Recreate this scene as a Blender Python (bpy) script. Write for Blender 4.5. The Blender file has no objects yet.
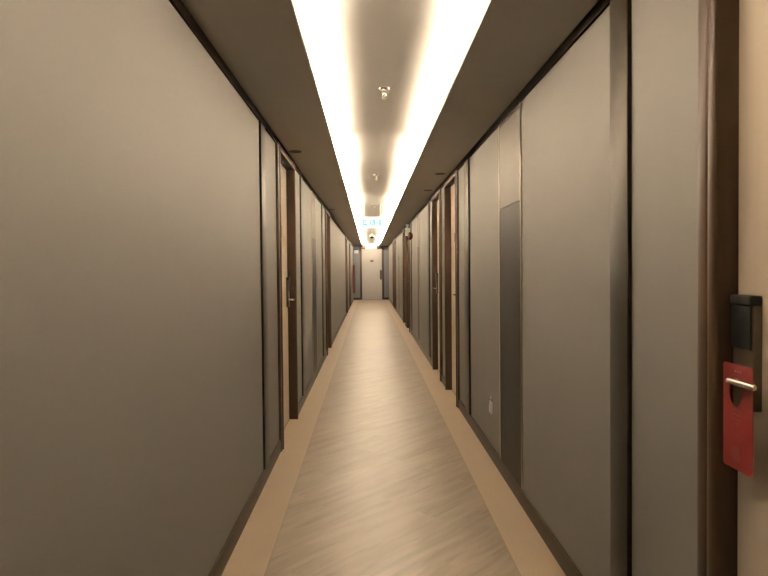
import bpy, bmesh, math, random
from mathutils import Vector, Matrix
R = math.radians
random.seed(7)
S = bpy.context.scene
COL = S.collection

# ------------------------------------------------------------------ dimensions (metres)
XL, XR = -0.70, 0.89          # wall faces
H = 2.40                      # soffit height
YB, YE = -3.0, 25.0           # corridor behind the camera / end wall
CL, CR = -0.28, 0.47          # lips of the light cove
TRAY = 2.508                  # raised ceiling between the lips
LEDGE = 0.10                  # how far the cove runs back over the soffit
EYE = 1.396

# ------------------------------------------------------------------ materials
def new_mat(name):
    m = bpy.data.materials.new(name); m.use_nodes = True
    nt = m.node_tree
    return m, nt, nt.nodes['Principled BSDF']

def simple(name, col, rough=0.5, metal=0.0, spec=0.5, var=0.06, scale=30.0, stretch=(1, 1, 1), bump=0.0, coat=0.0):
    m, nt, b = new_mat(name)
    tc = nt.nodes.new('ShaderNodeTexCoord')
    mp = nt.nodes.new('ShaderNodeMapping'); mp.inputs['Scale'].default_value = stretch
    no = nt.nodes.new('ShaderNodeTexNoise'); no.inputs['Scale'].default_value = scale
    no.inputs['Detail'].default_value = 4
    nt.links.new(tc.outputs['Object'], mp.inputs['Vector'])
    nt.links.new(mp.outputs['Vector'], no.inputs['Vector'])
    mx = nt.nodes.new('ShaderNodeMix'); mx.data_type = 'RGBA'
    mx.inputs['A'].default_value = tuple(c * (1 - var) for c in col) + (1,)
    mx.inputs['B'].default_value = tuple(min(1, c * (1 + var)) for c in col) + (1,)
    nt.links.new(no.outputs['Fac'], mx.inputs['Factor'])
    nt.links.new(mx.outputs['Result'], b.inputs['Base Color'])
    b.inputs['Roughness'].default_value = rough
    b.inputs['Metallic'].default_value = metal
    b.inputs['Specular IOR Level'].default_value = spec
    if coat: b.inputs['Coat Weight'].default_value = coat
    if bump:
        bp = nt.nodes.new('ShaderNodeBump'); bp.inputs['Strength'].default_value = bump
        bp.inputs['Distance'].default_value = 0.002
        nt.links.new(no.outputs['Fac'], bp.inputs['Height'])
        nt.links.new(bp.outputs['Normal'], b.inputs['Normal'])
    return m

def emit(name, col, strength):
    m, nt, b = new_mat(name)
    b.inputs['Base Color'].default_value = col + (1,)
    b.inputs['Emission Color'].default_value = col + (1,)
    b.inputs['Emission Strength'].default_value = strength
    return m

WALLC = (0.107, 0.102, 0.089)
M = {}
M['wall'] = simple('taupe_wallcovering', WALLC, 0.62, spec=0.42, var=0.03, scale=220, bump=0.08)
M['end'] = simple('grey_blue_wallcovering', (0.145, 0.155, 0.18), 0.6, spec=0.3, var=0.03, scale=150)
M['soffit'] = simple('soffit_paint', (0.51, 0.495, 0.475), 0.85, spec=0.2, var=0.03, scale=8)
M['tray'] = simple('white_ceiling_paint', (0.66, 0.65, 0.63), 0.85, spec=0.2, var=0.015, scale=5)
M['brown'] = simple('dark_stained_wood', (0.030, 0.0175, 0.0098), 0.42, spec=0.10, var=0.12, scale=9, stretch=(8, 8, 0.5))
M['trim'] = simple('dark_skirting_wood', (0.018, 0.013, 0.0075), 0.7, spec=0.05, var=0.15, scale=12)
M['leaf'] = simple('pale_wood_laminate', (0.52, 0.445, 0.345), 0.5, var=0.07, scale=7, stretch=(6, 6, 0.35))
M['leaf_end'] = simple('pale_grey_wood_laminate', (0.41, 0.405, 0.39), 0.45, var=0.07, scale=7, stretch=(6, 6, 0.35))
M['panel'] = simple('brushed_bronze_sheet', (0.050, 0.043, 0.0345), 0.55, metal=0.75, spec=0.3, var=0.08, scale=40, stretch=(1, 30, 1))
M['bronze'] = simple('brushed_bronze', (0.028, 0.0235, 0.017), 0.52, metal=0.8, spec=0.2, var=0.08, scale=40, stretch=(1, 30, 1))
M['bronze_low'] = simple('brushed_dark_bronze', (0.0115, 0.0095, 0.007), 0.55, metal=0.4, spec=0.15, var=0.08, scale=40, stretch=(1, 30, 1))
M['bead'] = simple('polished_bronze_bead', (0.34, 0.285, 0.21), 0.34, metal=0.9, var=0.04)
M['steel'] = simple('satin_steel', (0.75, 0.70, 0.62), 0.25, metal=1.0, var=0.03)
M['dsteel'] = simple('dark_bronze_plate', (0.072, 0.056, 0.038), 0.45, metal=0.6, spec=0.3, var=0.06)
M['black'] = simple('black_plastic', (0.006, 0.006, 0.0055), 0.45, spec=0.15, var=0.1)
M['red'] = simple('red_card', (0.105, 0.006, 0.005), 0.5, spec=0.3, var=0.05, scale=8)
M['redink'] = simple('dark_red_ink', (0.085, 0.005, 0.005), 0.5, var=0.05)
M['gold'] = simple('pale_gold_ink', (0.28, 0.17, 0.10), 0.4, var=0.05)
M['redmetal'] = simple('red_enamel', (0.075, 0.013, 0.010), 0.5, spec=0.2, var=0.05)
M['white'] = simple('white_plastic', (0.42, 0.41, 0.38), 0.45, var=0.03)
M['chrome'] = simple('chrome', (0.8, 0.77, 0.72), 0.15, metal=1.0, var=0.03)
M['dark'] = simple('dark_plate_and_edge_shade', (0.009, 0.0065, 0.004), 0.8, spec=0.05, var=0.1)  # end door lock plate, and the painted shade beside the bronze strips
M['skirt'] = simple('brown_skirting', (0.027, 0.0195, 0.0105), 0.5, spec=0.2, var=0.12, scale=12)
M['bright'] = simple('bright_white_enamel', (0.78, 0.78, 0.76), 0.4, var=0.02)
M['fitting'] = simple('dim_bronze_fitting', (0.10, 0.085, 0.065), 0.6, spec=0.2, var=0.05)
M['joint'] = simple('brown_floor_joint', (0.20, 0.155, 0.105), 0.6, var=0.05)
M['border'] = simple('tan_stone_border', (0.325, 0.253, 0.17), 0.38, var=0.06, scale=6)
M['lit_sign'] = emit('lit_white_sign', (1.0, 0.95, 0.88), 0.28)
M['sign_white'] = emit('sign_white_panel', (0.93, 1.0, 0.96), 0.5)
M['sign_green'] = emit('sign_green_legend', (0.01, 0.50, 0.33), 0.35)

def floor_mat():
    m, nt, b = new_mat('diagonal_plank_floor')
    N = nt.nodes.new; L = nt.links.new
    tc = N('ShaderNodeTexCoord')
    mp = N('ShaderNodeMapping'); mp.inputs['Rotation'].default_value = (0, 0, R(-45))
    L(tc.outputs['Object'], mp.inputs['Vector'])
    br = N('ShaderNodeTexBrick')
    br.offset = 0.37; br.offset_frequency = 2
    br.inputs['Color1'].default_value = (0.0, 0.0, 0.0, 1)
    br.inputs['Color2'].default_value = (1.0, 1.0, 1.0, 1)
    br.inputs['Mortar'].default_value = (0.0, 0.0, 0.0, 1)
    br.inputs['Scale'].default_value = 1.0
    br.inputs['Mortar Size'].default_value = 0.0012
    br.inputs['Mortar Smooth'].default_value = 0.3
    br.inputs['Brick Width'].default_value = 0.90
    br.inputs['Row Height'].default_value = 0.148
    L(mp.outputs['Vector'], br.inputs['Vector'])
    # veins running along each plank, shifted from plank to plank
    sc = N('ShaderNodeVectorMath'); sc.operation = 'MULTIPLY'; sc.inputs[1].default_value = (1.3, 9.0, 1.0)
    L(mp.outputs['Vector'], sc.inputs[0])
    ad = N('ShaderNodeVectorMath'); ad.operation = 'ADD'
    L(sc.outputs[0], ad.inputs[0])
    mu = N('ShaderNodeVectorMath'); mu.operation = 'MULTIPLY'; mu.inputs[1].default_value = (7.0, 3.0, 11.0)
    L(br.outputs['Color'], mu.inputs[0]); L(mu.outputs[0], ad.inputs[1])
    n1 = N('ShaderNodeTexNoise'); n1.inputs['Scale'].default_value = 1.6; n1.inputs['Detail'].default_value = 5
    n1.inputs['Roughness'].default_value = 0.55; n1.inputs['Distortion'].default_value = 0.6
    L(ad.outputs[0], n1.inputs['Vector'])
    cr = N('ShaderNodeValToRGB')
    cr.color_ramp.elements[0].position = 0.30; cr.color_ramp.elements[0].color = (0.140, 0.111, 0.078, 1)
    cr.color_ramp.elements[1].position = 0.62; cr.color_ramp.elements[1].color = (0.238, 0.193, 0.140, 1)
    L(n1.outputs['Fac'], cr.inputs['Fac'])
    # plank to plank tint
    tint = N('ShaderNodeMapRange'); tint.inputs['To Min'].default_value = 0.93; tint.inputs['To Max'].default_value = 1.06
    L(br.outputs['Color'], tint.inputs['Value'])
    m1 = N('ShaderNodeMix'); m1.data_type = 'RGBA'; m1.blend_type = 'MULTIPLY'; m1.inputs['Factor'].default_value = 1.0
    L(cr.outputs['Color'], m1.inputs['A']); L(tint.outputs['Result'], m1.inputs['B'])
    m2 = N('ShaderNodeMix'); m2.data_type = 'RGBA'
    m2.inputs['B'].default_value = (0.27, 0.20, 0.14, 1)
    fm = N('ShaderNodeMath'); fm.operation = 'MULTIPLY'; fm.inputs[1].default_value = 0.6
    L(br.outputs['Fac'], fm.inputs[0]); L(fm.outputs[0], m2.inputs['Factor'])
    L(m1.outputs['Result'], m2.inputs['A'])
    L(m2.outputs['Result'], b.inputs['Base Color'])
    b.inputs['Specular IOR Level'].default_value = 0.48
    rr = N('ShaderNodeMapRange'); rr.inputs['To Min'].default_value = 0.32; rr.inputs['To Max'].default_value = 0.44
    L(n1.outputs['Fac'], rr.inputs['Value']); L(rr.outputs['Result'], b.inputs['Roughness'])
    bp = N('ShaderNodeBump'); bp.inputs['Strength'].default_value = 0.12; bp.inputs['Distance'].default_value = 0.002
    L(n1.outputs['Fac'], bp.inputs['Height']); L(bp.outputs['Normal'], b.inputs['Normal'])
    return m
M['floor'] = floor_mat()

# ------------------------------------------------------------------ mesh helpers
ORIG = {}
def root_origin(o):
    while o.parent: o = o.parent
    return o.location.copy()

class MB:
    def __init__(s): s.bm = bmesh.new()
    def box(s, x0, x1, y0, y1, z0, z1, bev=0.0, seg=2):
        t = bmesh.new()
        r = bmesh.ops.create_cube(t, size=1.0)
        for v in t.verts:
            v.co = Vector(((x0 + x1) / 2 + v.co.x * (x1 - x0), (y0 + y1) / 2 + v.co.y * (y1 - y0), (z0 + z1) / 2 + v.co.z * (z1 - z0)))
        if bev:
            bmesh.ops.bevel(t, geom=list(t.edges), offset=bev, segments=seg, affect='EDGES', profile=0.5)
        s.merge(t); return s
    def merge(s, t):
        bmesh.ops.recalc_face_normals(t, faces=list(t.faces))
        me = bpy.data.meshes.new('tmp'); t.to_mesh(me); t.free()
        s.bm.from_mesh(me); bpy.data.meshes.remove(me)
    def extrude(s, pts, fn, t0, t1):
        """closed outline pts [(u,v)...]; fn(u,v,t) -> world point; swept from t0 to t1 (each may be a function of u for mitres)"""
        t = bmesh.new()
        g = lambda q, u, v: q(u, v) if callable(q) else q
        a = [t.verts.new(fn(u, v, g(t0, u, v))) for u, v in pts]
        b = [t.verts.new(fn(u, v, g(t1, u, v))) for u, v in pts]
        n = len(pts)
        t.faces.new(a); t.faces.new(list(reversed(b)))
        for i in range(n):
            t.faces.new((a[i], a[(i + 1) % n], b[(i + 1) % n], b[i]))
        s.merge(t); return s
    def tube(s, p0, p1, r0, r1=None, seg=16):
        r1 = r0 if r1 is None else r1
        p0, p1 = Vector(p0), Vector(p1); d = p1 - p0
        t = bmesh.new()
        bmesh.ops.create_cone(t, cap_ends=True, segments=seg, radius1=r0, radius2=r1, depth=d.length)
        q = Vector((0, 0, 1)).rotation_difference(d.normalized()).to_matrix().to_4x4()
        bmesh.ops.transform(t, matrix=Matrix.Translation((p0 + p1) / 2) @ q, verts=t.verts)
        s.merge(t); return s
    def lathe(s, prof, origin, axis=(0, 0, 1), seg=24):
        """prof [(r, h)...] revolved about axis through origin"""
        t = bmesh.new()
        q = Vector((0, 0, 1)).rotation_difference(Vector(axis).normalized()).to_matrix()
        o = Vector(origin); rings = []
        for r, h in prof:
            if r < 1e-6: rings.append([t.verts.new(o + q @ Vector((0, 0, h)))])
            else: rings.append([t.verts.new(o + q @ Vector((r * math.cos(2 * math.pi * k / seg), r * math.sin(2 * math.pi * k / seg), h))) for k in range(seg)])
        for A, B in zip(rings, rings[1:]):
            for k in range(seg):
                k2 = (k + 1) % seg
                if len(A) == 1 and len(B) == 1: continue
                if len(A) == 1: t.faces.new((A[0], B[k], B[k2]))
                elif len(B) == 1: t.faces.new((A[k], B[0], A[k2]))
                else: t.faces.new((A[k], B[k], B[k2], A[k2]))
        s.merge(t); return s
    def build(s, name, mat, parent=None, smooth=False):
        me = bpy.data.meshes.new(name)
        if parent is None:
            xs = [v.co for v in s.bm.verts]
            o = Vector((sum((min(v.x for v in xs), max(v.x for v in xs))) / 2,
                        sum((min(v.y for v in xs), max(v.y for v in xs))) / 2, min(v.z for v in xs)))
        else:
            o = root_origin(parent)
        bmesh.ops.translate(s.bm, verts=s.bm.verts, vec=-o)
        s.bm.to_mesh(me); s.bm.free()
        me.materials.append(mat)
        if smooth:
            for p in me.polygons: p.use_smooth = True
            try: me.set_sharp_from_angle(angle=R(40))
            except Exception: pass
        ob = bpy.data.objects.new(name, me); COL.objects.link(ob)
        if parent is None: ob.location = o
        else: ob.parent = parent
        return ob

def tag(o, label, cat=None, group=None, kind=None):
    o['label'] = label
    if cat: o['category'] = cat
    if group: o['group'] = group
    if kind: o['kind'] = kind
    return o
def empty(name, loc):
    o = bpy.data.objects.new(name, None); COL.objects.link(o); o.location = loc
    o.empty_display_size = 0.1
    return o

# ------------------------------------------------------------------ doors: (number, side, y near, y far, lock end, setback of the leaf, furniture, label)
CW = 0.085                    # casing width
ZH = 2.31                     # underside of the door head
DOORS = [
    (1, 'R', 0.40, 1.487, 'far', 0.035, True, 'pale door at the right edge whose lever carries a red hanger'),
    (2, 'L', 4.26, 5.27, 'far', 0.055, True, 'nearest pale door on the left wall with dark frame and steel lever'),
    (3, 'R', 5.53, 6.46, 'near', 0.048, True, 'pale door on the right wall just beyond the white socket, its lock on the near edge'),
    (4, 'R', 6.82, 7.74, 'far', 0.048, True, 'narrow looking door on the right wall directly beyond the pale one, dark lock on its far edge'),
    (5, 'L', 8.97, 9.95, 'near', 0.055, True, 'second dark framed doorway along the left wall beyond the bronze panel'),
    (6, 'R', 12.12, 13.12, 'near', 0.048, True, 'dark framed doorway right behind the red fire bell'),
    (7, 'R', 13.40, 14.40, 'near', 0.048, True, 'dark framed doorway following the one at the fire bell'),
    (8, 'L', 16.70, 17.75, 'far', 0.055, False, 'third dark framed doorway along the left wall, near the far end'),
    (9, 'R', 18.40, 19.30, 'far', 0.048, False, 'first of the last two dark doorways on the right wall near the far end'),
    (10, 'L', 19.70, 20.75, 'far', 0.055, False, 'last dark framed doorway on the left wall before the end wall'),
    (11, 'R', 19.55, 20.50, 'far', 0.048, False, 'last dark doorway on the right wall before the end wall'),
]
def X(side, d):               # d > 0 stands out of the wall into the corridor
    return XL + d if side == 'L' else XR - d
def sbox(mb, side, d0, d1, y0, y1, z0, z1, bev=0.0, seg=2):
    a, b = sorted((X(side, d0), X(side, d1)))
    return mb.box(a, b, y0, y1, z0, z1, bev, seg)

# casing outline: u across the casing from its outer edge, v out of the wall
def casing(setback):
    return [(0.0, 0.0), (0.0, 0.014), (0.002, 0.018), (0.006, 0.020), (0.034, 0.020), (0.039, 0.0185), (0.0425, 0.0145), (0.044, 0.009),
            (0.048, 0.009), (0.0495, 0.017), (0.053, 0.023), (0.059, 0.027), (0.076, 0.027), (0.081, 0.0255), (0.084, 0.021), (CW, 0.015),
            (CW, -setback), (0.06, -setback), (0.06, 0.0)]

def door_furniture(side, y_edge, sgn, leaf_d, root, detailed):
    """lock plate, card reader and lever; y_edge = leaf edge on the lock side, sgn = direction from there to the leaf centre"""
    yc = y_edge + sgn * 0.047
    # escutcheon
    m = MB(); sbox(m, side, leaf_d, leaf_d + 0.0225, yc - 0.037, yc + 0.037, 1.048, 1.306, 0.003, 3)
    plate = m.build('lock_plate', M['dsteel'], root, True)
    m = MB(); sbox(m, side, leaf_d + 0.0225, leaf_d + 0.028, yc - 0.034, yc + 0.036, 1.193, 1.297, 0.0025, 3)
    sbox(m, side, leaf_d, leaf_d + 0.030, yc - 0.0385, yc + 0.0385, 1.2985, 1.323, 0.005, 3)
    tag(m.build('card_reader', M['black'], plate, True), 'black card reader')
    # lever: rose, neck and a bar parallel to the leaf
    zl, yn, out = 1.120, yc + sgn * 0.018, 0.066
    m = MB()
    n0 = Vector((X(side, leaf_d + 0.0225), yn, zl)); n1 = Vector((X(side, leaf_d + out), yn, zl))
    m.lathe([(0.0, 0.0), (0.018, 0.0), (0.018, 0.004), (0.015, 0.006), (0.0075, 0.008), (0.0075, out - 0.0225), (0.0, out - 0.0225)], n0, (n1 - n0), 20)
    p0 = Vector((X(side, leaf_d + out + 0.001), yn - sgn * 0.006, zl)); p1 = Vector((X(side, leaf_d + out - 0.001), yn + sgn * 0.086, zl))
    L = (p1 - p0).length
    m.lathe([(0.0, 0.0), (0.005, 0.0008), (0.0072, 0.003), (0.008, 0.007), (0.008, L - 0.006), (0.0066, L - 0.002), (0.0045, L), (0.0, L)], p0, p1 - p0, 18)
    tag(m.build('lever_handle', M['steel'], root, True), 'bright steel lever')

def make_door(n, side, y0, y1, lock, setback, furn, label):
    root = empty('door_%d' % n, (X(side, 0), (y0 + y1) / 2, 0))
    tag(root, label, 'door', kind='structure')
    pr = casing(setback)
    zt = H - 0.045 - 0.001 + 0.0
    zt = 2.372
    # jambs run floor to head with mitred tops, head across
    mit = lambda u, v: zt - u
    for nm, ya, s in (('door_jamb', y0, 1), ('door_jamb', y1, -1)):
        m = MB().extrude(pr, lambda u, v, t, ya=ya, s=s: Vector((X(side, v), ya + s * u, t)), 0.0, lambda u, v: zt - u * (zt - ZH) / CW)
        m.build(nm, M['brown'], root, True)
    k = (zt - ZH) / CW
    m = MB().extrude(pr, lambda u, v, t: Vector((X(side, v), t, zt - u * k)), lambda u, v: y0 + u, lambda u, v: y1 - u)
    m.build('door_head', M['brown'], root, True)
    # leaf
    m = MB(); sbox(m, side, -setback - 0.045, -setback, y0 + 0.066, y1 - 0.066, 0.006, ZH + 0.012)
    leaf = m.build('door_leaf', M['leaf'], root)
    # dark drop seal under the leaf
    m = MB(); sbox(m, side, -setback - 0.04, -setback + 0.002, y0 + CW, y1 - CW, 0.001, 0.006)
    m.build('threshold', M['trim'], root)
    if furn:
        ye, sg = (y1 - CW - 0.004, -1) if lock == 'far' else (y0 + CW + 0.004, 1)
        door_furniture(side, ye, sg, -setback, root, n == 1)
    if n in (2, 3):
        yc = (y0 + y1) / 2 + (0.03 if n == 2 else 0.06)
        m = MB(); sbox(m, side, -setback, -setback + 0.008, yc - 0.05, yc + 0.05, 1.675, 1.775, 0.003)
        tag(m.build('number_plate', M['dsteel'], root, True), 'small dark plate at eye height')
    return root
for d in DOORS: make_door(*d)

# ------------------------------------------------------------------ shell
def side_wall(side, name, label):
    ops = sorted((d[2] + 0.06, d[3] - 0.06) for d in DOORS if d[1] == side)
    m = MB(); y = YB
    for a, b in ops:
        sbox(m, side, -0.14, 0.0, y, a, 0.0, H)
        sbox(m, side, -0.14, 0.0, a, b, ZH + 0.013, H)
        y = b
    sbox(m, side, -0.14, 0.0, y, YE, 0.0, H)
    tag(m.build(name, M['wall']), label, 'wall', kind='structure')
side_wall('L', 'wall_left', 'smooth taupe covered wall along the left side of the corridor')
side_wall('R', 'wall_right', 'smooth taupe covered wall along the right side of the corridor')
m = MB(); m.box(XL - 0.14, XR + 0.14, YB - 0.1, YB, 0, TRAY)
tag(m.build('wall_back', M['wall']), 'taupe wall closing the corridor behind the viewer', 'wall', kind='structure')

# floor: planked field and two plain stone borders
BL, BR = -0.49, 0.673
m = MB(); m.box(BL, BR, YB, YE, -0.05, 0.0)
tag(m.build('floor', M['floor']), 'pale beige floor of diagonal veined planks down the middle', 'floor', kind='structure')
for i, (a, b, t) in enumerate(((XL - 0.14, BL, 'left'), (BR, XR + 0.14, 'right'))):
    m = MB(); m.box(a, b, YB, YE, -0.05, 0.0)
    bd = tag(m.build('trim_%d' % (i + 1), M['border']), 'plain tan stone floor border along the %s wall' % t, 'floor border', kind='structure')
    m = MB(); e = BL if i == 0 else BR
    m.box(e - 0.002, e + 0.002, YB, YE, 0.0, 0.0004); m.build('joint_line', M['joint'], bd)
# baseboards with a small bead, broken at each door
for side, nm in (('L', 'baseboard_left'), ('R', 'baseboard_right')):
    prof = [(0, 0), (0.013, 0), (0.013, 0.078), (0.010, 0.084), (0.0105, 0.088), (0.009, 0.093), (0.0, 0.093)]
    m = MB(); y = YB
    spans = sorted((d[2], d[3]) for d in DOORS if d[1] == side)
    for a, b in spans + [(YE, YE)]:
        m.extrude(prof, lambda u, v, t: Vector((X(side, u), t, v)), y, a); y = b
    tag(m.build(nm, M['skirt'], None, True), 'dark brown skirting board at the foot of the %s wall' % ('left' if side == 'L' else 'right'), 'baseboard', kind='structure')
# dark band under the soffit
for i, side in enumerate('LR'):
    m = MB(); sbox(m, side, 0.0, 0.012, YB, YE, 2.352, H)
    for a, b in sorted((d[2], d[3]) for d in DOORS if d[1] == side): pass
    m.bm.free(); m = MB(); y = YB
    for a, b in sorted((d[2], d[3]) for d in DOORS if d[1] == side) + [(YE, YE)]:
        sbox(m, side, 0.0, 0.012, y, a, 2.352, H)
        if b > a: sbox(m, side, 0.0, 0.012, a, b, 2.3725, H)
        y = b
    tag(m.build('trim_%d' % (i + 3), M['trim']), 'dark band where the %s wall meets the ceiling' % ('left' if side == 'L' else 'right'), 'trim', kind='structure')
# soffits and raised tray
m = MB()
m.box(XL - 0.14, CL, YB, YE, H, H + 0.03)
m.box(CR, XR + 0.14, YB, YE, H, H + 0.03)
tag(m.build('ceiling', M['soffit']), 'dim taupe lowered ceiling on both sides of the bright light cove', 'ceiling', kind='structure')
m = MB()
m.box(CL - LEDGE, CR + LEDGE, YB, YE, TRAY, TRAY + 0.04)
m.box(CL - LEDGE - 0.03, CL - LEDGE, YB, YE, H + 0.03, TRAY + 0.04)
m.box(CR + LEDGE, CR + LEDGE + 0.03, YB, YE, H + 0.03, TRAY + 0.04)
tag(m.build('trim_5', M['tray']), 'white raised ceiling recess glowing down the middle of the corridor', 'ceiling recess', kind='structure')

# ------------------------------------------------------------------ end wall and its door
DX0, DX1, DZ = -0.31, 0.58, 2.27
m = MB()
m.box(XL, DX0 - 0.02, YE, YE + 0.12, 0, TRAY + 0.04); m.box(DX1 + 0.02, XR, YE, YE + 0.12, 0, TRAY + 0.04)
m.box(DX0 - 0.02, DX1 + 0.02, YE, YE + 0.12, DZ + 0.02, TRAY + 0.04)
tag(m.build('wall_end', M['end']), 'grey blue wall at the far end of the corridor', 'wall', kind='structure')
m = MB(); m.box(XL + 0.012, XR - 0.012, YE - 0.014, YE, DZ + 0.09, DZ + 0.128)
tag(m.build('trim_6', M['trim']), 'dark line across the top of the far end wall', 'trim', kind='structure')
for i, (a, b, t) in enumerate(((XL + 0.014, DX0 - 0.095, 'left'), (DX1 + 0.095, XR - 0.014, 'right'))):
    m = MB(); m.box(a, b, YE - 0.014, YE, 0, 0.09)
    tag(m.build('trim_%d' % (7 + i), M['trim']), 'short dark skirting on the end wall, %s of the far door' % t, 'baseboard', kind='structure')
root = tag(empty('door_12', ((DX0 + DX1) / 2, YE, 0)), 'pale door closing the far end of the corridor', 'door', kind='structure')
for a, b in ((DX0 - 0.09, DX0), (DX1, DX1 + 0.09)):
    MB().box(a, b, YE - 0.025, YE + 0.05, 0, DZ + 0.085, 0.004).build('door_jamb', M['brown'], root, True)
MB().box(DX0, DX1, YE - 0.025, YE + 0.05, DZ, DZ + 0.085, 0.004).build('door_head', M['brown'], root, True)
MB().box(DX0, DX1, YE + 0.02, YE + 0.065, 0.006, DZ).build('door_leaf', M['leaf_end'], root)
m = MB().lathe([(0, 0), (0.05, 0), (0.05, 0.008), (0, 0.008)], (0.135, YE + 0.02, 1.73), (0, -1, 0), 24)
for v in m.bm.verts: v.co.x = 0.135 + (v.co.x - 0.135) * 1.7
m.build('number_plate', M['dsteel'], root, True)
pl = MB().box(DX1 - 0.085, DX1 - 0.012, YE - 0.002, YE + 0.02, 0.90, 1.32, 0.004).build('lock_plate', M['dark'], root, True)
MB().box(DX1 - 0.082, DX1 - 0.015, YE - 0.026, YE - 0.002, 1.20, 1.30, 0.004).build('card_reader', M['black'], pl, True)
m = MB().tube((DX1 - 0.05, YE - 0.002, 1.08), (DX1 - 0.05, YE - 0.05, 1.08), 0.009).tube((DX1 - 0.038, YE - 0.05, 1.08), (DX1 - 0.16, YE - 0.05, 1.08), 0.009)
m.build('lever_handle', M['steel'], root, True)

# ------------------------------------------------------------------ bronze upright strips on the walls (setting)
STRIPS = [('R', 1.905, 2.042, 'wide bronze upright strip on the right wall, nearest to the viewer'),
          ('L', 3.63, 3.79, 'bronze upright strip on the left wall before the first left door'),
          ('R', 4.93, 5.16, 'bronze upright strip on the right wall between the white socket and the first far right door'),
          ('L', 5.74, 5.93, 'bronze upright strip on the left wall just beyond the first left door'),
          ('R', 8.16, 8.40, 'bronze upright strip on the right wall beyond the pair of adjoining doors'),
          ('L', 8.34, 8.56, 'bronze upright strip on the left wall just before the second left doorway'),
          ('R', 11.62, 11.85, 'bronze upright strip on the right wall behind the red fire bell')]
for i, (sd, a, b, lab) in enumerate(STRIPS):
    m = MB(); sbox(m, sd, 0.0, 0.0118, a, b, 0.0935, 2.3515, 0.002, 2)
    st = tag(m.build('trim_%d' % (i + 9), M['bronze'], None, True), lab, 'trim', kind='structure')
    m = MB(); sbox(m, sd, 0.0, 0.0135, a - 0.010, a - 0.0002, 0.0935, 2.3515, 0.001, 1)  # added dark sliver: stands in for shade on the strip's near side
    tag(m.build('painted_edge_shade', M['dark'], st), 'thin near black band, painted shade on the side facing the viewer')

# tall bronze panels
PANELS = [('R', 3.255, 3.80, 'tall brushed bronze panel on the right wall beside the white socket'),
          ('L', 6.88, 7.40, 'tall brushed bronze panel on the left wall between the first and second doorways'),
          ('R', 9.80, 10.27, 'tall bronze panel on the right wall between the adjoining doors and the fire bell'),
          ('R', 16.2, 16.9, 'farthest tall bronze panel on the right wall, near the end door')]
for sd, a, b, lab in PANELS:
    root = tag(empty('wall_panel', (X(sd, 0), (a + b) / 2, 0.094)), lab, 'wall panel', 'tall bronze wall panels')
    m = MB(); sbox(m, sd, 0.0005, 0.005, a + 0.012, b - 0.012, 1.784, 2.325); m.build('upper_panel', M['panel'], root)
    m = MB(); sbox(m, sd, 0.0005, 0.005, a + 0.012, b - 0.012, 0.094, 1.778); tag(m.build('lower_panel', M['bronze_low'], root), 'darker lower bronze sheet')
    m = MB(); sbox(m, sd, 0.0005, 0.005, a + 0.012, b - 0.012, 2.332, 2.3515); m.build('top_rail', M['panel'], root)
    for y in (a, b - 0.012):
        m = MB(); sbox(m, sd, 0.0005, 0.008, y, y + 0.0115, 0.094, 2.3515, 0.003, 2); tag(m.build('edge_bead', M['bead'], root, True), 'slim bright edge bead')

# ------------------------------------------------------------------ small things
# door hanger on the nearest lever
hx = XR + 0.035 - 0.0545; hy0, hy1 = 1.268, 1.3745; hz0, hz1 = 0.908, 1.160
def hanger():
    root = tag(empty('door_hanger', (hx, (hy0 + hy1) / 2, hz0)), 'red card hanger hung on the lever of the nearest right door', 'door hanger')
    yc, hw = (hy0 + hy1) / 2, (hy1 - hy0) / 2
    # outline with rounded corners and a hole under the lever
    out = []
    rc = 0.008
    for cx, cz, a0 in ((hw - rc, hz1 - rc, 0), (-hw + rc, hz1 - rc, 90), (-hw + rc, hz0 + rc, 180), (hw - rc, hz0 + rc, 270)):
        for k in range(5):
            a = R(a0 + k * 22.5); out.append((yc + cx + rc * math.cos(a), cz + rc * math.sin(a)))
    hole = []
    hyc, hzc, hr = 1.328, 1.0935, 0.0235
    for k in range(24):
        a = 2 * math.pi * k / 24
        hole.append((hyc + hr * math.cos(a), hzc + hr * 1.5 * math.sin(a)))
    t = bmesh.new(); edges = []
    for loop in (out, hole):
        vs = [t.verts.new((hx, y, z)) for y, z in loop]
        for i in range(len(vs)): edges.append(t.edges.new((vs[i], vs[(i + 1) % len(vs)])))
    bmesh.ops.triangle_fill(t, use_beauty=True, edges=edges)
    # keep only faces outside the hole
    kill = [f for f in t.faces if ((f.calc_center_median().y - hyc) / hr) ** 2 + ((f.calc_center_median().z - hzc) / (hr * 1.5)) ** 2 < 0.8]
    if kill: bmesh.ops.delete(t, geom=kill, context='FACES')
    g = bmesh.ops.extrude_face_region(t, geom=list(t.faces))
    bmesh.ops.translate(t, verts=[v for v in g['geom'] if isinstance(v, bmesh.types.BMVert)], vec=(0.0012, 0, 0))
    m = MB(); m.merge(t); m.build('card', M['red'], root)
    x1 = hx - 0.0006
    m = MB()
    for k, (w, z) in enumerate(((0.030, 1.051), (0.040, 1.040), (0.034, 1.029), (0.024, 1.018))):
        m.box(x1, hx, yc - w / 2, yc + w / 2, z - 0.0017, z + 0.0017)
    m.build('printed_lines', M['redink'], root)
    m = MB().lathe([(0, 0), (0.018, 0), (0.018, 0.0005), (0, 0.0005)], (x1, yc + 0.004, 0.946), (1, 0, 0), 20)
    m.build('round_emblem', M['redink'], root)
    m = MB()
    for k in range(3): m.box(x1, hx, 1.308 + k * 0.009, 1.3135 + k * 0.009, 1.1415, 1.1455)
    m.build('small_crest', M['gold'], root)
hanger()

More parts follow.
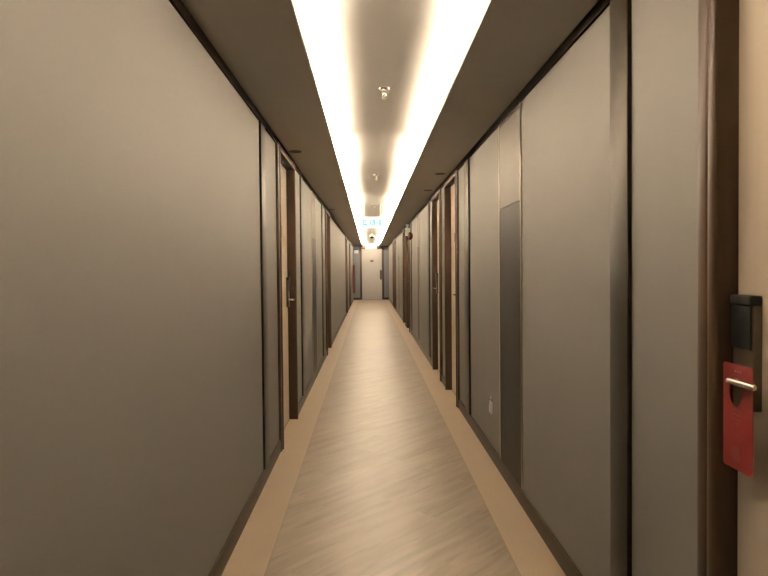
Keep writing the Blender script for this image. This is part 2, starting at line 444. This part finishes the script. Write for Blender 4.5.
# white socket on the right wall
root = tag(empty('wall_socket', (XR, 4.09, 0.30)), 'small white socket plate low on the right wall beside the bronze panel', 'wall socket')
m = MB(); sbox(m, 'R', 0.0, 0.009, 4.055, 4.125, 0.325, 0.415, 0.003, 2); m.build('face_plate', M['white'], root, True)
m = MB(); sbox(m, 'R', 0.009, 0.015, 4.068, 4.112, 0.335, 0.395, 0.002, 2); m.build('plug_insert', M['white'], root, True)
m = MB(); sbox(m, 'R', 0.0, 0.008, 4.078, 4.102, 0.430, 0.452, 0.003, 2); tag(m.build('indicator', M['white'], root, True), 'tiny pale nub above the plate')

# sprinklers hanging from the raised ceiling
def sprinkler(x, y, lab):
    root = tag(empty('sprinkler', (x, y, TRAY - 0.0615)), lab, 'sprinkler', 'ceiling sprinklers')
    MB().lathe([(0, 0), (0.034, 0), (0.032, -0.0049), (0.018, -0.0082), (0, -0.0082)], (x, y, TRAY), (0, 0, 1), 24).build('escutcheon', M['chrome'], root, True)
    MB().lathe([(0, -0.0082), (0.013, -0.0082), (0.013, -0.0213), (0.009, -0.0230), (0.009, -0.0295), (0.0, -0.0295)], (x, y, TRAY), (0, 0, 1), 16).build('body', M['chrome'], root, True)
    for s in (-1, 1):
        MB().tube((x + s * 0.009, y, TRAY - 0.0279), (x + s * 0.014, y, TRAY - 0.0410), 0.0028, seg=8).tube((x + s * 0.014, y, TRAY - 0.0410), (x + s * 0.003, y, TRAY - 0.0541), 0.0028, seg=8).build('frame_arm', M['chrome'], root, True)
    MB().tube((x, y, TRAY - 0.0295), (x, y, TRAY - 0.0541), 0.0035, seg=10).build('glass_bulb', M['white'], root, True)
    MB().lathe([(0, -0.0541), (0.017, -0.0541), (0.018, -0.0566), (0.006, -0.0615), (0, -0.0615)], (x, y, TRAY), (0, 0, 1), 16).build('deflector', M['chrome'], root, True)
sprinkler(0.105, 3.49, 'nearest of the three chrome sprinklers in the ceiling recess')
sprinkler(0.097, 6.66, 'middle one of the three chrome sprinklers in the ceiling recess')
sprinkler(0.090, 9.85, 'farthest chrome sprinkler in the ceiling recess, just beyond the hanging green sign')

# recessed downlights in the soffit in front of the doors
def downlight(x, y, lab):
    root = tag(empty('downlight', (x, y, H - 0.004)), lab, 'downlight', 'recessed door downlights')
    MB().lathe([(0.043, 0.0), (0.055, 0.0), (0.054, -0.003), (0.050, -0.004), (0.043, -0.002), (0.043, 0.0)], (x, y, H), (0, 0, 1), 28).build('trim_ring', M['fitting'], root, True)
    MB().lathe([(0.0, -0.0005), (0.043, -0.0005), (0.043, -0.0015), (0.0, -0.0015)], (x, y, H), (0, 0, 1), 28).build('lens', M['fitting'], root, True)
downlight(-0.62, 4.80, 'dark round downlight in the left ceiling before the first left door')
downlight(0.77, 6.00, 'dark round downlight in the right ceiling, the nearer of the right pair')
downlight(0.77, 7.26, 'dark round downlight in the right ceiling, the farther of the right pair')
downlight(-0.62, 9.50, 'dark round downlight in the left ceiling before the second left door')

# hanging exit signs
def exit_sign(x, y, zc, lab):
    w, h = 0.40, 0.18
    root = tag(empty('exit_sign', (x, y, zc - h / 2)), lab, 'exit sign', 'hanging exit signs')
    MB().box(x - w / 2, x + w / 2, y - 0.02, y + 0.02, zc - h / 2, zc + h / 2, 0.006).build('sign_body', M['sign_white'], root, True)
    for s in (-1, 1):
        MB().tube((x + s * 0.14, y, zc + h / 2), (x + s * 0.14, y, TRAY), 0.005, seg=10).build('hanging_rod', M['white'], root, True)
    f0, f1 = y - 0.0215, y - 0.0199
    G = M['sign_green']
    # left: square with a pointing arrow cut out
    m = MB(); cx = x - 0.125
    m.box(cx - 0.040, cx - 0.018, f0, f1, zc - 0.052, zc + 0.052)
    m.box(cx - 0.018, cx + 0.035, f0, f1, zc - 0.052, zc - 0.022)
    m.box(cx - 0.018, cx + 0.018, f0, f1, zc + 0.026, zc + 0.052)
    m.box(cx - 0.018, cx + 0.006, f0, f1, zc - 0.010, zc + 0.012)
    m.build('arrow_pictogram', G, root)
    # centre: doorway with running figure
    m = MB(); cx = x
    m.box(cx - 0.045, cx + 0.045, f0, f1, zc - 0.052, zc + 0.052)
    pic = m.build('doorway_pictogram', G, root)
    g0, g1 = f0 - 0.0012, f0
    W = M['sign_white']
    m = MB()
    m.lathe([(0, 0), (0.009, 0), (0.009, 0.0012), (0, 0.0012)], (cx - 0.012, g0, zc + 0.034), (0, 1, 0), 14)
    def limb(a, b, r):
        a, b = Vector((a[0], a[1])), Vector((b[0], b[1])); d = (b - a).normalized(); n = Vector((-d.y, d.x)) * r
        pts = [a + n, b + n, b - n, a - n]
        m.extrude([(p.x, p.y) for p in pts], lambda u, v, t: Vector((cx + u, t, zc + v)), g0, g1)
    limb((-0.010, 0.024), (-0.004, -0.006), 0.007)
    limb((-0.010, 0.020), (-0.030, 0.006), 0.0035)
    limb((-0.008, 0.020), (0.014, 0.010), 0.0035)
    limb((-0.004, -0.006), (0.014, -0.022), 0.0045); limb((0.014, -0.022), (0.012, -0.042), 0.004)
    limb((-0.006, -0.006), (-0.018, -0.026), 0.0045); limb((-0.018, -0.026), (-0.036, -0.032), 0.004)
    m.build('running_figure', W, pic)
    m = MB(); cx2 = x + 0.128
    m.box(cx2 - 0.017, cx2 + 0.017, f0, f1, zc - 0.052, zc + 0.052)
    m.build('upright_bar', G, root)
exit_sign(0.07, 9.6, EYE + 45.8 / 560 * 9.6, 'nearer green and white exit sign hanging in the ceiling recess')
exit_sign(0.085, 20.6, EYE + 22.0 / 560 * 20.6, 'small far exit sign hanging just in front of the end door')

# dome camera
root = tag(empty('dome_camera', (0.10, 17.0, 2.33)), 'white ceiling camera with dark lens between the two exit signs', 'camera')
c = Vector((0.10, 17.0, 0))
MB().lathe([(0, TRAY), (0.05, TRAY), (0.05, TRAY - 0.02), (0.018, TRAY - 0.025), (0.018, 2.42), (0.07, 2.41), (0.085, 2.385), (0.085, 2.36), (0, 2.36)], (c.x, c.y, 0), (0, 0, 1), 24).build('housing', M['white'], root, True)
MB().lathe([(0.07, 2.36), (0.062, 2.335), (0.04, 2.315), (0.0, 2.307)], (c.x, c.y, 0), (0, 0, 1), 24).build('dome', M['black'], root, True)

# fire bell and emergency lamp on the right wall
root = tag(empty('fire_bell', (XR, 11.35, 2.04)), 'round red fire bell on the right wall below the white emergency lamp', 'fire bell')
zb = 2.045
MB().lathe([(0, 0), (0.05, 0), (0.05, 0.03), (0, 0.03)], (XR, 11.35, zb), (-1, 0, 0), 20).build('back_box', M['redmetal'], root, True)
MB().lathe([(0, 0.03), (0.080, 0.03), (0.082, 0.04), (0.078, 0.062), (0.062, 0.082), (0.03, 0.092), (0.0, 0.094)], (XR, 11.35, zb), (-1, 0, 0), 28).build('gong', M['redmetal'], root, True)
MB().lathe([(0, 0.094), (0.01, 0.094), (0.01, 0.102), (0, 0.102)], (XR, 11.35, zb), (-1, 0, 0), 12).build('centre_bolt', M['steel'], root, True)
root = tag(empty('emergency_lamp', (XR, 11.98, 2.10)), 'white emergency lamp unit high on the right wall above the red bell', 'emergency lamp')
m = MB(); sbox(m, 'R', 0.0, 0.10, 11.95, 12.05, 2.09, 2.255, 0.008); m.build('battery_box', M['bright'], root, True)
for y in (11.965, 12.035):
    m = MB(); m.tube((XR - 0.055, y, 2.255), (XR - 0.055, y, 2.285), 0.006, seg=10)
    m.lathe([(0, 0), (0.022, 0.004), (0.03, 0.03), (0.034, 0.05), (0.028, 0.052), (0, 0.045)], (XR - 0.03, y, 2.312), (-1, 0, -0.15), 18)
    m.build('lamp_head', M['bright'], root, True)

# fire hose cabinet and sign at the far left
root = tag(empty('fire_cabinet', (XL, 24.6, 0.32)), 'slim red fire cabinet on the far left wall beside the end wall', 'fire cabinet')
m = MB(); sbox(m, 'L', 0.001, 0.085, 24.3, 24.9, 0.33, 1.55, 0.006); m.build('cabinet_body', M['redmetal'], root, True)
m = MB(); sbox(m, 'L', 0.085, 0.092, 24.32, 24.88, 0.36, 1.52, 0.004); m.build('cabinet_door', M['redmetal'], root, True)
m = MB(); sbox(m, 'L', 0.092, 0.11, 24.36, 24.385, 0.86, 1.0, 0.004); tag(m.build('pull_handle', M['steel'], root, True), 'steel pull handle')
root = tag(empty('wall_sign', (XL + 0.10, YE - 0.014, 2.06)), 'small white sign at the top left of the far end wall', 'sign')
m = MB(); m.box(XL + 0.05, XL + 0.24, YE - 0.03, YE, 2.06, 2.21, 0.004); m.build('sign_plate', M['lit_sign'], root, True)
m = MB(); m.box(XL + 0.06, XL + 0.23, YE - 0.033, YE - 0.03, 2.065, 2.085); tag(m.build('lower_band', M['redmetal'], root), 'reddish lower band')

# ------------------------------------------------------------------ lights
WARM = (1.0, 0.80, 0.59)
P = 43.0
def strip(y0, y1, k, spread=157):
    for x in (CL - 0.052, CR + 0.052):
        l = bpy.data.lights.new('cove_strip', 'AREA'); l.shape = 'RECTANGLE'
        l.size = 0.03; l.size_y = y1 - y0; l.energy = P * (y1 - y0) * k; l.color = WARM; l.spread = R(spread)
        o = bpy.data.objects.new('cove_strip', l); COL.objects.link(o)
        o.location = (x, (y0 + y1) / 2, H + 0.040); o.rotation_euler = (R(180), 0, 0)
y = 4.65 - 3.6 * 2
segs = []
while y < YE - 0.1:
    a, b = max(y, 0.1), min(y + 3.45, YE - 0.1)
    if b - a > 0.2: segs.append((a, b))
    y += 3.6
for a, b in segs:
    far = 0.95 + 0.075 * max(0.0, a)
    strip(a, b, far)
    strip(a, min(a + 1.3, b), 0.36 * far, 168)

# ------------------------------------------------------------------ world, camera, view
w = bpy.data.worlds.new('World'); S.world = w; w.use_nodes = True
w.node_tree.nodes['Background'].inputs[0].default_value = (0.02, 0.016, 0.012, 1)
w.node_tree.nodes['Background'].inputs[1].default_value = 1.0
cam = bpy.data.cameras.new('Camera'); co = bpy.data.objects.new('Camera', cam); COL.objects.link(co)
cam.sensor_width = 36.0; cam.lens = 560 * 36.0 / 768; cam.clip_start = 0.01
yaw, pitch, roll = 0.0, R(-1.1), R(-0.55)
mat = Matrix.Rotation(yaw, 4, 'Z') @ Matrix.Rotation(R(90) + pitch, 4, 'X') @ Matrix.Rotation(roll, 4, 'Z')
co.matrix_world = Matrix.Translation((0, 0, EYE)) @ mat
cam.shift_x = 15.0 / 768
cam.shift_y = -8.75 / 768
S.camera = co
S.view_settings.view_transform = 'Standard'; S.view_settings.look = 'None'
S.view_settings.exposure = 0.9; S.view_settings.gamma = 1.0; S.view_settings.use_curve_mapping = False
